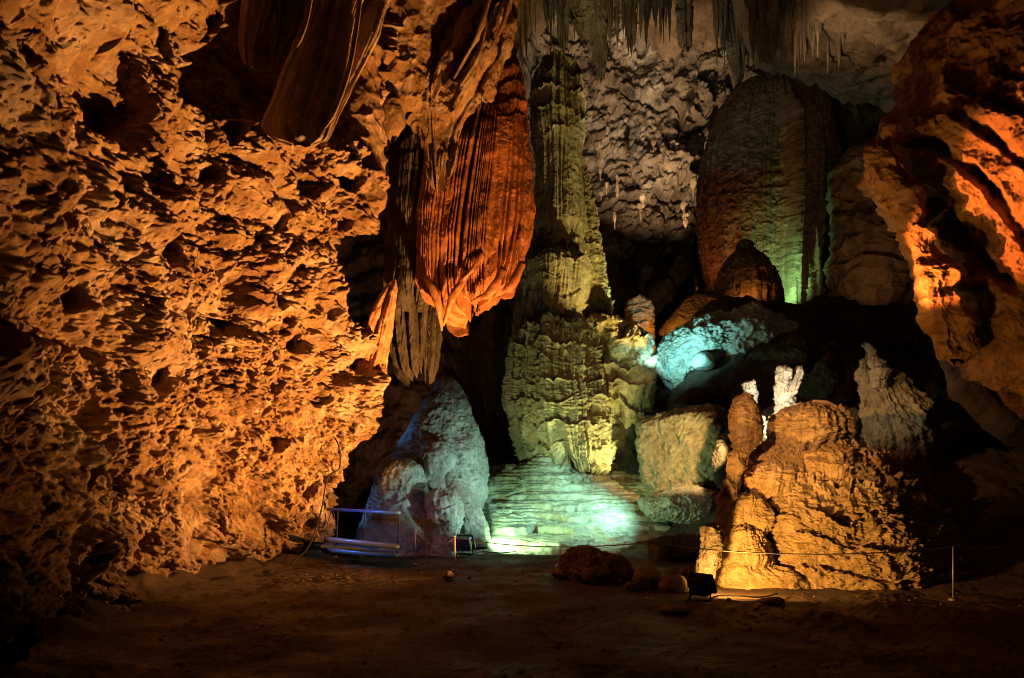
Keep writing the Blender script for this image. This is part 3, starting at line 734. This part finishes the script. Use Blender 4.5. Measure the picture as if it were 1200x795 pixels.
rockthing('boulder', 'large square edged boulder with one warm lit face behind the mound', 'boulder', at(808, 530, 21.6), (1.5, 1.3, 1.4), M['column'], seed=4, box=True, faces=9, rot=R(-38), tilt=R(-9), rough=.2, res=230, sharp=18)
rockthing('boulder', 'long teal lit ledge boulder beneath the small beehive stalagmite', 'boulder', at(856, 402, 24.7), (2.6, 1.4, 1.1), M['pale'], seed=9, faces=24, tilt=R(-9), rough=.2, res=240, disp=rocky(.45, .9, 8, .12, 2.0, .25, 1.2))
rockthing('boulder', 'small teal lit stone under the long ledge boulder', 'boulder', at(824, 424, 23.6), (.42, .4, .3), M['pale'], seed=12, res=80)
rockthing('boulder', 'glaring cyan lit rock face left of the long ledge boulder', 'boulder', at(797, 424, 25.0), (.85, .7, .85), M['pale'], seed=15, faces=20, rough=.3, res=180, disp=rocky(.2, 1.6, 6), tilt=R(25))
rockthing('boulder', 'tilted pale blue slab leaning against the giant stalagmite', 'boulder', at(738, 390, 24.6), (1.0, .5, .30), M['pale'], seed=18, faces=18, tilt=R(28), rough=.35, res=130)
rockthing('boulder', 'narrow slanted slab below the pale blue slab', 'boulder', at(762, 425, 24.2), (.75, .4, .20), M['pale'], seed=21, faces=18, tilt=R(42), rough=.4, res=110)
rockthing('boulder', 'dim grey slab under the cyan lit rocks', 'boulder', at(838, 462, 22.8), (1.25, .8, .30), M['dark'], seed=24, faces=20, tilt=R(-8), rough=.4, res=170, disp=rocky(.2, 1.3, 6))
rockthing('boulder', 'orange lit sloping rock left of the small beehive stalagmite', 'boulder', at(808, 372, 28.4), (1.35, .9, .62), M['mound'], seed=27, faces=18, tilt=R(-38), rough=.2, res=130)
rockthing('boulder', 'small orange lit stone at the beehive stalagmite foot', 'boulder', at(829, 371, 27.2), (.45, .4, .36), M['mound'], seed=30, faces=12, tilt=R(-35), res=80)
rockthing('boulder', 'dark rock between terrace and square boulder', 'boulder', at(800, 592, 20.4), (1.3, .9, .55), M['pale'], seed=33, faces=20, rough=.22, res=180, disp=rocky(.2, 1.3, 6, 0, 3, .12, 2.))
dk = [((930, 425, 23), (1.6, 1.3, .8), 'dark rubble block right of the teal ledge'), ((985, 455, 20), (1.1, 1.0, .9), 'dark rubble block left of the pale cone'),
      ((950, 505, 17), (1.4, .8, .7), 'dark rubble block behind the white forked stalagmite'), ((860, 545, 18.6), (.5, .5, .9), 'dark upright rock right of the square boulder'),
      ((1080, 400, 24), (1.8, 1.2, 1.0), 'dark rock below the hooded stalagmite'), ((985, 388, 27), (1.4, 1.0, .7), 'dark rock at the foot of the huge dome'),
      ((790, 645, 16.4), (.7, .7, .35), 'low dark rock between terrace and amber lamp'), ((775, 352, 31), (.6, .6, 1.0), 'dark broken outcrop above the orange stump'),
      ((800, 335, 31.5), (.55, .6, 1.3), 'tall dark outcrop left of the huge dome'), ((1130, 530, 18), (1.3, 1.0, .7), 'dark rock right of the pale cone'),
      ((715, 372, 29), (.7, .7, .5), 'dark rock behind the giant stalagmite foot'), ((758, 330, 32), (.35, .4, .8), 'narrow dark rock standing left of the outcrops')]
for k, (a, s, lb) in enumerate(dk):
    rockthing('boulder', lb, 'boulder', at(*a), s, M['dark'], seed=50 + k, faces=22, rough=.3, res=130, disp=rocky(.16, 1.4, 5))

# ------------------------------------------------------------------ overhanging wall on the right
def make_right_wall():
    root = thing('rock_overhang', at(1250, 300, 13), 'rust coloured rock overhang with slanting fins lit red orange, above the pale cone', 'rock overhang')
    base = rocky(.45, .6, 8, .12, 2.6, .10, 1.3)
    def f(P, Q, th, v):
        d = base(P, Q, th, v)
        c = P[..., 0] * .80 + P[..., 2] * .60 + .16 * fbm(P, .8, 5, .6, 3.)
        t = c / .44
        k = np.floor(t); f_ = t - k
        al = P[..., 0] * .6 - P[..., 2] * .8
        h = .45 + .8 * sstep(-.25, .2, perlin(np.stack([k * 3.7, al * .55, 0 * al], -1), 1.0, 5.))
        h = h * (.55 + .9 * sstep(-.2, .1, perlin(np.stack([k * 2.1, al * 1.7, 0 * al], -1), 1.0, 9.)))
        h = h * (.35 + .75 * sstep(-.25, .1, perlin(np.stack([k * 5.3, al * .9, 0 * al], -1), 1.0, 19.)))
        rid = np.clip(f_ / .10, 0, 1) ** .7 * (1 - sstep(.18, .46, f_)) * (1 + .35 * fbm(P, 2.6, 5, .65, 3.))
        zz = P[..., 2] + .5 * fbm(P, .8, 3)
        w1, w2 = worley(P + .25 * fbm(P, 1.3, 3)[..., None], np.array([1.7, 1.7, 1.1], F32), 6.)
        return d + .20 * (w2 - w1 - .3) + .12 * fbm(P, 2.0, 6, .68, 9., 'b') + .62 * h * rid * sstep(4.8, 6.0, zz) * (1 - sstep(8.0, 9.2, zz - .25 * (P[..., 0] - 9)))
    ring_body('overhang_body', 13.5, [(-160, 1200, 1900), (-60, 1160, 1800), (0, 1128, 1760), (50, 1075, 1720), (100, 1058, 1700), (150, 1040, 1680), (185, 1030, 1660), (250, 1050, 1640), (300, 1080, 1620), (370, 1108, 1600), (430, 1128, 1560), (470, 1165, 1500), (510, 1215, 1440), (540, 1270, 1400)],
              M['right'], root, f, ratio=.55, q=.8, seed=1)
    ring_body('edge_pillar', 12.6, [(160, 1030, 1046), (178, 1016, 1056), (205, 1018, 1070), (240, 1032, 1084), (275, 1052, 1100), (310, 1066, 1112), (350, 1080, 1124), (390, 1092, 1136), (415, 1102, 1140), (424, 1112, 1130)],
              M['right'], root, rocky(.22, 1.6, 7, .09, 4.2, .08, 3.), ratio=.9, q=1.4, seed=2, lump=.25, lumpf=.9)
    ring_body('hanging_slab', 13.6, [(400, 1100, 1130), (430, 1104, 1150), (470, 1122, 1172), (500, 1150, 1210), (520, 1190, 1240)], M['dark'], root, rocky(.25, 1.1, 6), ratio=.5, seed=3)
make_right_wall()

# ------------------------------------------------------------------ stalactites
def stalactite_proto(seed):
    rr = np.random.RandomState(seed)
    nv, nu = 46, 22
    v = np.linspace(0, 1, nv)[:, None]; th = np.linspace(0, 2 * math.pi, nu, endpoint=False)[None, :]
    r = .5 * ((1 - v) ** (.75 + rr.rand() * .5)) * (.82 + .3 * np.sin(v * 9 + seed)) + .02 * (1 - v)
    bend = rr.normal(size=2) * .12
    P = np.stack([r * np.cos(th) + bend[0] * v * v, r * np.sin(th) + bend[1] * v * v, -v + 0 * th], -1)
    n = fbm(P + seed * 3.3, (3.2, 3.2, 1.6), 4, .6)
    N = normals(P, True)
    P = P + N * ((.34 * n + .10 * fbm(P + seed, (9, 9, 7), 3, .6)) * (1 - v) ** .5)[..., None]
    o = grid_obj('stalactite', P, M['stal'], None, True, Vector((0, 0, 0)))
    return o
protos = [stalactite_proto(k) for k in range(6)]
used = [0]
def put_stalactite(px, tip, D, wpx, hpx, label, group, mat=None):
    k = used[0]; used[0] += 1
    o = protos[k] if k < len(protos) else protos[k % len(protos)].copy()
    if k >= len(protos): COL.objects.link(o)
    o.location = at(px, tip - hpx, D)
    w = wpx / FPX * D
    o.scale = (w, w * random.uniform(.8, 1.1), hpx / FPX * D)
    o.rotation_euler = (0, 0, random.uniform(0, 6.28))
    tag(o, label, 'stalactite', group)
rs = random.Random(3)
# hanging cluster right beside the curtain, row along the roof, cluster on the low roof at right, knobs on the far wall
gA, lA = 'stalactites beside the red curtain', 'long dark stalactite hanging between the red curtain and the giant stalagmite'
for px, tip, w in [(607, 62, 11), (612, 88, 9), (617, 74, 10), (622, 60, 12), (628, 52, 9)]:
    put_stalactite(px, tip, 24 + rs.random() * 2, w * 1.3, 130 + rs.random() * 40, lA, gA)
gB, lB = 'stalactites along the roof over the pale rear wall', 'grey brown stalactite in the row hanging from the roof before the pale wall'
for k in range(62):
    px = 636 + rs.random() * 150; D = 27 + rs.random() * 7
    tip = 26 + 50 * rs.random() ** 1.6 - (px > 760) * 14
    put_stalactite(px, tip, D, 7 + 14 * rs.random() ** 2, 55 + 60 * rs.random(), lB, gB)
gC, lC = 'stalactites clustered before the giant dome', 'stalactite hanging in the dark cluster above the huge dome'
for k in range(38):
    px = 835 + rs.random() * 62; D = 27 + rs.random() * 4
    tip = 40 + 60 * rs.random() * (1 - abs(px - 862) / 60)
    put_stalactite(px, tip, D, 8 + 14 * rs.random() ** 2, 70 + 50 * rs.random(), lC, gC)
gD, lD = 'stalactites on the low tan roof', 'pointed stalactite hanging from the edge of the low tan roof'
for k in range(34):
    px = 880 + rs.random() * 112; D = 20.2 + rs.random() * 1.6
    tip = 48 + 40 * rs.random() + (abs(px - 934) < 6) * 22 + (px - 935) * .15
    put_stalactite(px, tip, D, 6 + 13 * rs.random(), 55 + 45 * rs.random(), lD, gD)
gE, lE = 'knobs on the pale rear wall', 'short stalactite knob on the pale rear wall'
for k in range(26):
    px = 688 + rs.random() * 150; D = 38.5 + rs.random() * 1.5
    py = 195 + 95 * rs.random() - 20
    put_stalactite(px, py, D, 4 + 5 * rs.random(), 12 + 18 * rs.random(), lE, gE)
def big_stalactite(label, D, sil, mat=None, **k):
    root = thing('stalactite', at((sil[0][1] + sil[0][2]) / 2, sil[0][0], D), label, 'stalactite')
    ring_body('body', D, sil, mat or M['stal'], root, flow(.12, 1., .12, 3, .05, .08, 3), **k)
big_stalactite('thick blunt brown stalactite before the pale rear wall', 28, [(-60, 786, 818), (0, 791, 813), (30, 793, 812), (48, 795, 812), (56, 799, 809)], hem=.4, hemf=4, q=1.5)
big_stalactite('thick dark pillar stalactite left of the huge dome', 30, [(-80, 838, 880), (0, 842, 874), (40, 848, 872), (80, 856, 872), (96, 862, 870)], q=1.5)
big_stalactite('broad ragged stalactite mass over the giant stalagmite', 30, [(-80, 640, 720), (-10, 660, 716), (30, 672, 712), (60, 694, 712), (86, 700, 708)], hem=.6, hemf=4, q=1.4)

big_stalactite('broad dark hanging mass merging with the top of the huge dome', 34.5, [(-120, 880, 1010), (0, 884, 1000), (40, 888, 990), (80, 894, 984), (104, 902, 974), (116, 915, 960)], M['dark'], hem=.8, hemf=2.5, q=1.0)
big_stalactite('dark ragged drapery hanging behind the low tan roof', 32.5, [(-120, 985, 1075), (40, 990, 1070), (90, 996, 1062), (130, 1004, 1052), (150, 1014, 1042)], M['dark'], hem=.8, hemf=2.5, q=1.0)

# ------------------------------------------------------------------ man-made things
def floodlight(loc, aim, s, label, lit, mat):
    root = thing('floodlight', loc, label, 'floodlight')
    d = Vector(aim) - Vector(loc); yaw = math.atan2(d.y, d.x) - math.pi / 2
    rot = (R(22), 0, yaw)
    c = Vector(loc) + Vector((0, 0, .20 * s))
    hs = box('housing', c, (.30 * s, .16 * s, .24 * s), mat, root, .02 * s, rot)
    fw = Vector((-math.sin(yaw), math.cos(yaw), .38)).normalized()
    b = box('hood', c + fw * .10 * s, (.34 * s, .05 * s, .28 * s), mat, hs, .012 * s, rot)
    box('lens', c + fw * .128 * s, (.28 * s, .012 * s, .22 * s), M['lens'] if lit else M['steel'], hs, .004 * s, rot)
    p = Vector((math.cos(yaw), math.sin(yaw), 0)) * .18 * s
    tube('bracket', [c + p, c + p - Vector((0, 0, .2 * s)), c - p - Vector((0, 0, .2 * s)), c - p], .014 * s, M['black'], root, 8, False)
    box('base_plate', Vector(loc) + Vector((0, 0, .012)), (.24 * s, .2 * s, .02), M['black'], root, .004)
    q = Vector(loc) + Vector((0, 0, .03))
    tube('power_cord', [c - fw * .09 * s, q - fw * .35 * s, q + Vector((.35, .25, 0)), q + Vector((.9, .1, 0)), q + Vector((1.3, .45, 0))], .011, M['black'], root, 8)
    return c + fw * .2 * s

LAMP_A = floodlight(Vector((2.74, 10.2, 0)), Vector((4.2, 11.2, 1.2)), 1.05, 'black floor floodlight shining amber at the foot of the tan mound', True, M['black'])
LAMP_B = floodlight(Vector((-1.19, 17.3, .02)), Vector((.8, 22.0, 1.6)), 1.35, 'dark blue floodlight silhouetted against the green terrace', False, M['paint'])
LAMP_C = floodlight(Vector((.98, 13.5, 0)), Vector((-4, 13.8, 4)), .8, 'low floodlight half hidden behind the floor boulder, facing the orange wall', False, M['black'])

def make_railing():
    root = thing('handrail', at(430, 655, 15.2), 'steel handrail with blue lit footbridge deck beside the pale mound', 'handrail')
    D = 15.2
    tube('top_rail', [at(384, 597, D + .5), at(428, 599, D), at(469, 601, D - .2)], .036, M['rail'], root, 12)
    for px in (396, 428, 468):
        tube('post', [at(px, 598, D), at(px - 1, 625, D), at(px - 3, 652, D)], .014, M['black'], root, 10)
    for px in (393, 425, 465):
        tube('flange', [at(px, 651, D), at(px, 653.5, D)], [.05, .06], M['steel'], root, 12, False)
    tube('cable_loop', [at(388, 600, D), at(383, 618, D), at(386, 630, D), at(393, 618, D), at(391, 600, D)], .01, M['black'], root, 6)
    box('deck', at(425, 641, D + .2), (1.65, .9, .07), M['paint'], root, .015, (0, R(3), R(4)))
    tube('deck_edge', [at(380, 632, D - .4), at(428, 637, D - .45), at(468, 641, D - .5)], .06, M['paint'], root, 12)
    tube('under_beam', [at(384, 645, D - .35), at(430, 649, D - .35), at(466, 651, D - .4)], .05, M['rail'], root, 10)
make_railing()

def rope_post(px, top, foot, label):
    D = CAM_H * FPX / (foot - HORIZ)
    root = thing('rope_post', at(px, foot, D), label, 'rope post', 'rope barrier posts')
    a = at(px, foot, D); b = at(px, top, D)
    sh = tube('shaft', [a, b], .013, M['post'], root, 10, False)
    tube('eyelet', [b + Vector((-.02, 0, 0)), b + Vector((0, 0, .025)), b + Vector((.02, 0, 0)), b + Vector((0, 0, -.02))], .008, M['post'], sh, 8)
    tube('base', [a + Vector((0, 0, -.01)), a + Vector((0, 0, .02))], [.07, .05], M['post'], root, 14, False)
    return b
p1 = rope_post(487, 622, 661, 'thin post left of the blue floodlight')
p2 = rope_post(533, 630, 668, 'thin post at the blue floodlight')
p3 = rope_post(760, 636, 702, 'thin rope post before the round floor stones')
p4 = rope_post(1117, 641, 703, 'thin rope post near the right edge before the mound')
p0 = at(300, 640, 14.6)
def rope(a, b, sag, label):
    pts = [a.lerp(b, t) - Vector((0, 0, sag * 4 * t * (1 - t))) for t in np.linspace(0, 1, 9)]
    o = tube('rope', pts, .009, M['rope'], None, 8, True, origin=a)
    tag(o, label, 'rope')
rope(p1, p2, .22, 'slack dark rope between the two posts by the blue floodlight')
rope(p2, p3, .12, 'thin rope running before the green terrace')
rope(p3, p4, .14, 'thin rope running across the tan mound')
rope(p4, at(1260, 625, 10.2), .08, 'thin rope leaving the right hand post')
tag(tube('cable', [at(384, 506, 15.3), at(396, 520, 15.2), at(398, 548, 15.1), at(384, 560, 15), at(376, 600, 14.7), at(362, 640, 14.3), at(340, 662, 13.9)], .016, M['black'], None, 8, origin=at(384, 506, 15.3)), 'black electric cable hanging down the orange rock wall', 'cable')
tag(tube('cable', [at(62, 752, 7.6), at(105, 757, 7.3), at(150, 742, 7.9), at(200, 690, 11.5), at(300, 668, 13.6)], .02, M['black'], None, 8, origin=at(62, 752, 7.6)), 'black cable lying on the floor along the rock wall', 'cable')

# stones on the floor
st = [((757, 690, 11.6), (.26, .24, .22), 'rounded pale clay covered stone by the rope post'), ((790, 694, 11.2), (.25, .25, .17), 'dark rounded stone beside the amber floodlight'),
      ((697, 686, 12.2), (.26, .24, .20), 'dark rounded stone before the floor boulder'), ((738, 692, 11.4), (.10, .1, .08), 'small dark stone left of the pale rounded stone'),
      ((662, 676, 13), (.32, .25, .12), 'low flat stone left of the floor boulder'), ((524, 678, 12.8), (.13, .12, .09), 'small stone on the floor by the left post'),
      ((812, 672, 13.2), (.3, .22, .12), 'flat grey stone behind the amber floodlight'), ((790, 722, 9.2), (.22, .2, .06), 'clay clod on the floor before the amber floodlight'), ((905, 708, 9.9), (.2, .15, .06), 'clay clod at the edge of the amber light')]
for k, (a, s, lb) in enumerate(st):
    p = at(*a); p.z = s[2] * .55
    rockthing('stone', lb, 'stone', p, s, M['stone'], seed=100 + k, faces=26, rough=.22, res=70, sharp=9)
rockthing('boulder', 'long dark boulder lying on the floor before the terrace', 'boulder', Vector((1.56, 12.7, .18)), (.80, .5, .36), M['stone'], seed=131, faces=18, tilt=R(14), rough=.3, res=150, disp=rocky(.06, 3., 5))

# ------------------------------------------------------------------ lamps of the show lighting and added fill lights
def spot(name, loc, to, power, col, ang=70, blend=.5, rad=.08):
    l = bpy.data.lights.new(name, 'SPOT'); l.energy = power; l.color = col; l.spot_size = R(ang); l.spot_blend = blend; l.shadow_soft_size = rad
    o = bpy.data.objects.new(name, l); COL.objects.link(o); o.location = loc
    o.rotation_euler = (Vector(to) - Vector(loc)).to_track_quat('-Z', 'Y').to_euler()
    return o
AMBER = (1, .42, .10); YEL = (1, .62, .22); RED = (1, .25, .05); GREEN = (.55, 1, .55); WHITE = (1, .9, .72); TEAL = (.35, .9, .85); CYAN = (.30, .85, 1); BLUE = (.08, .25, 1)
L_ = lambda px, py, D: at(px, py, D)
spot('amber_wall_lamp', Vector((.8, 13.2, .45)), Vector((-4.4, 12.8, 5.5)), 15500, (1, .44, .112), 116, .9, .05)
spot('amber_side_fill', Vector((.3, 8.8, .4)), Vector((-4.6, 6.9, 3.2)), 550, (1, .44, .112), 62, .9, .05)  # added unseen fill that brightens the near left wall
spot('amber_curtain_lamp', Vector((2.3, 15.4, .9)), Vector((-.2, 16.6, 9.0)), 4800, (1, .38, .09), 58, .6, .05)
spot('amber_mound_lamp', LAMP_A, Vector((4.6, 12.0, .9)), 800, (1, .47, .09), 130, .6, .05)
spot('white_mound_lamp', Vector((.6, 8.4, 3.1)), Vector((5.4, 12.6, 2.6)), 2200, (1, .48, .15), 31, .8, .04)
spot('green_terrace_lamp', LAMP_B + Vector((.45, .2, .1)), Vector((2.0, 20.6, .7)), 800, (.48, 1, .50), 100, .6, .06)
spot('white_terrace_lamp', L_(756, 596, 19.8) + Vector((0, 0, .9)), Vector((.4, 20.9, .6)), 750, (.40, 1, .80), 130, 1.0, .05)
spot('column_lamp', L_(757, 575, 22.0), Vector((1.6, 23.0, 5.5)), 1100, (.95, .95, .30), 80, .7, .05)
spot('column_front_lamp', Vector((.2, 19.2, 1.3)), Vector((1.4, 23, 5.0)), 420, (.80, .95, .34), 50, .8, .05)
spot('column_top_lamp', Vector((5.2, 21.6, 5.2)), Vector((1.9, 25.4, 12.0)), 2300, (1, .74, .20), 54, .6, .05)
spot('buttress_lamp', L_(738, 372, 26.4), Vector((2.9, 26.8, 11)), 330, (.75, 1, .42), 60, .6, .05)
spot('left_mound_lamp', Vector((1.1, 16.4, .9)), Vector((-2.2, 19.0, 2.0)), 620, (.45, .86, .84), 58, .6, .05)
spot('cyan_lamp', L_(790, 428, 22.5), L_(812, 390, 25.0), 480, (.25, .9, 1), 100, .8, .05)
spot('teal_slab_lamp', L_(772, 425, 23.0), Vector((4.2, 24.4, 7.2)), 120, TEAL, 110, .6, .05)
spot('green_dome_lamp', L_(912, 364, 30.2), Vector((12.4, 32.4, 11.8)), 1000, (.36, 1, .42), 80, .9, .05)
spot('orange_beehive_lamp', L_(878, 352, 26.8), L_(868, 348, 28.8), 130, (1, .42, .09), 150, .7, .05)
spot('hood_lamp', L_(1000, 350, 26.5), L_(1012, 262, 31.0), 150, (1, .62, .28), 90, .9, .08)
spot('orange_stump_lamp', L_(784, 398, 25.6), Vector((5.2, 28.0, 8.6)), 180, (1, .40, .08), 110, .7, .05)
spot('wall_cool_lamp', Vector((4.0, 33.5, 11)), Vector((4.6, 42.5, 26)), 6500, (1, .70, .42), 52, .9, .1)
spot('wall_warm_lamp', Vector((7.4, 36.0, 11)), Vector((8.8, 42, 26.5)), 9500, (1, .62, .31), 60, .9, .1)
spot('roof_row_fill', Vector((3.5, 24.5, 12)), Vector((6.5, 29, 22)), 900, (1, .78, .45), 80, .8, .1)  # fill light added to lift the dark roof stalactites, no fixture
spot('roof_lamp', Vector((7.6, 18.6, 12.4)), Vector((12.0, 22.0, 15.9)), 620, (1, .66, .36), 76, .9, .08)
spot('red_fin_lamp', Vector((5.0, 12.2, 3.6)), Vector((9.1, 11.5, 6.9)), 4800, (1, .27, .055), 38, .4, .02)
spot('amber_pillar_lamp', Vector((4.4, 11.8, 2.6)), Vector((6.4, 12.5, 5.2)), 420, (1, .52, .13), 40, .6, .04)
spot('white_spire_lamp', L_(898, 478, 13.2), L_(905, 470, 14.4), 150, (1, .86, .60), 150, .6, .03)
spot('cone_lamp', Vector((3.6, 14.6, 4.2)), at(1025, 470, 16), 260, (1, .80, .48), 30, .6, .05)
spot('boulder_lamp', L_(848, 530, 17.6), L_(800, 535, 21.0), 800, (1, .62, .22), 60, .6, .05)
spot('blue_rail_lamp', Vector((-5.0, 18.8, 1.0)), Vector((-3.2, 18.6, 1.6)), 40, (.08, .35, 1), 90, .6, .05)
spot('red_dome_lamp', L_(826, 374, 31.2), Vector((10.5, 33.0, 15)), 520, (1, .32, .10), 80, .9, .05)
spot('blue_deck_lamp', Vector((-3.6, 14.2, 1.3)), Vector((-3.2, 15.3, .6)), 60, (.05, .30, 1), 90, .6, .05)
spot('blue_peak_lamp', Vector((-3.9, 19.6, 3.2)), Vector((-1.9, 19.9, 4.2)), 25, (.10, .40, 1), 120, .6, .05)
spot('strata_lamp', Vector((-3.5, 23, 1.5)), Vector((-3.0, 28, 5)), 200, (1, .5, .25), 130, .8, .1)

# ------------------------------------------------------------------ world, camera, render
w = bpy.data.worlds.new('World'); scene.world = w; w.use_nodes = True
bg = w.node_tree.nodes['Background']; bg.inputs['Color'].default_value = (1.0, .62, .36, 1); bg.inputs['Strength'].default_value = .008

cam = bpy.data.cameras.new('camera'); co = bpy.data.objects.new('camera', cam); COL.objects.link(co)
co.location = (0, 0, CAM_H); co.rotation_euler = (R(90), 0, 0)
cam.sensor_width = 36; cam.lens = FPX / 1200 * 36; cam.shift_y = (HORIZ - 397.5) / 1200; cam.clip_end = 300; cam.clip_start = .05
scene.camera = co
scene.view_settings.view_transform = 'Standard'; scene.view_settings.look = 'None'; scene.view_settings.exposure = 0; scene.view_settings.gamma = 1
scene.render.engine = 'CYCLES'
c = scene.cycles
c.max_bounces = 2; c.diffuse_bounces = 1; c.glossy_bounces = 1; c.use_denoising = True; c.sample_clamp_indirect = 3; c.sample_clamp_direct = 20
c.filter_width = .9
c.use_adaptive_sampling = True; c.adaptive_threshold = .02
try: c.denoiser = 'OPENIMAGEDENOISE'
except Exception: pass
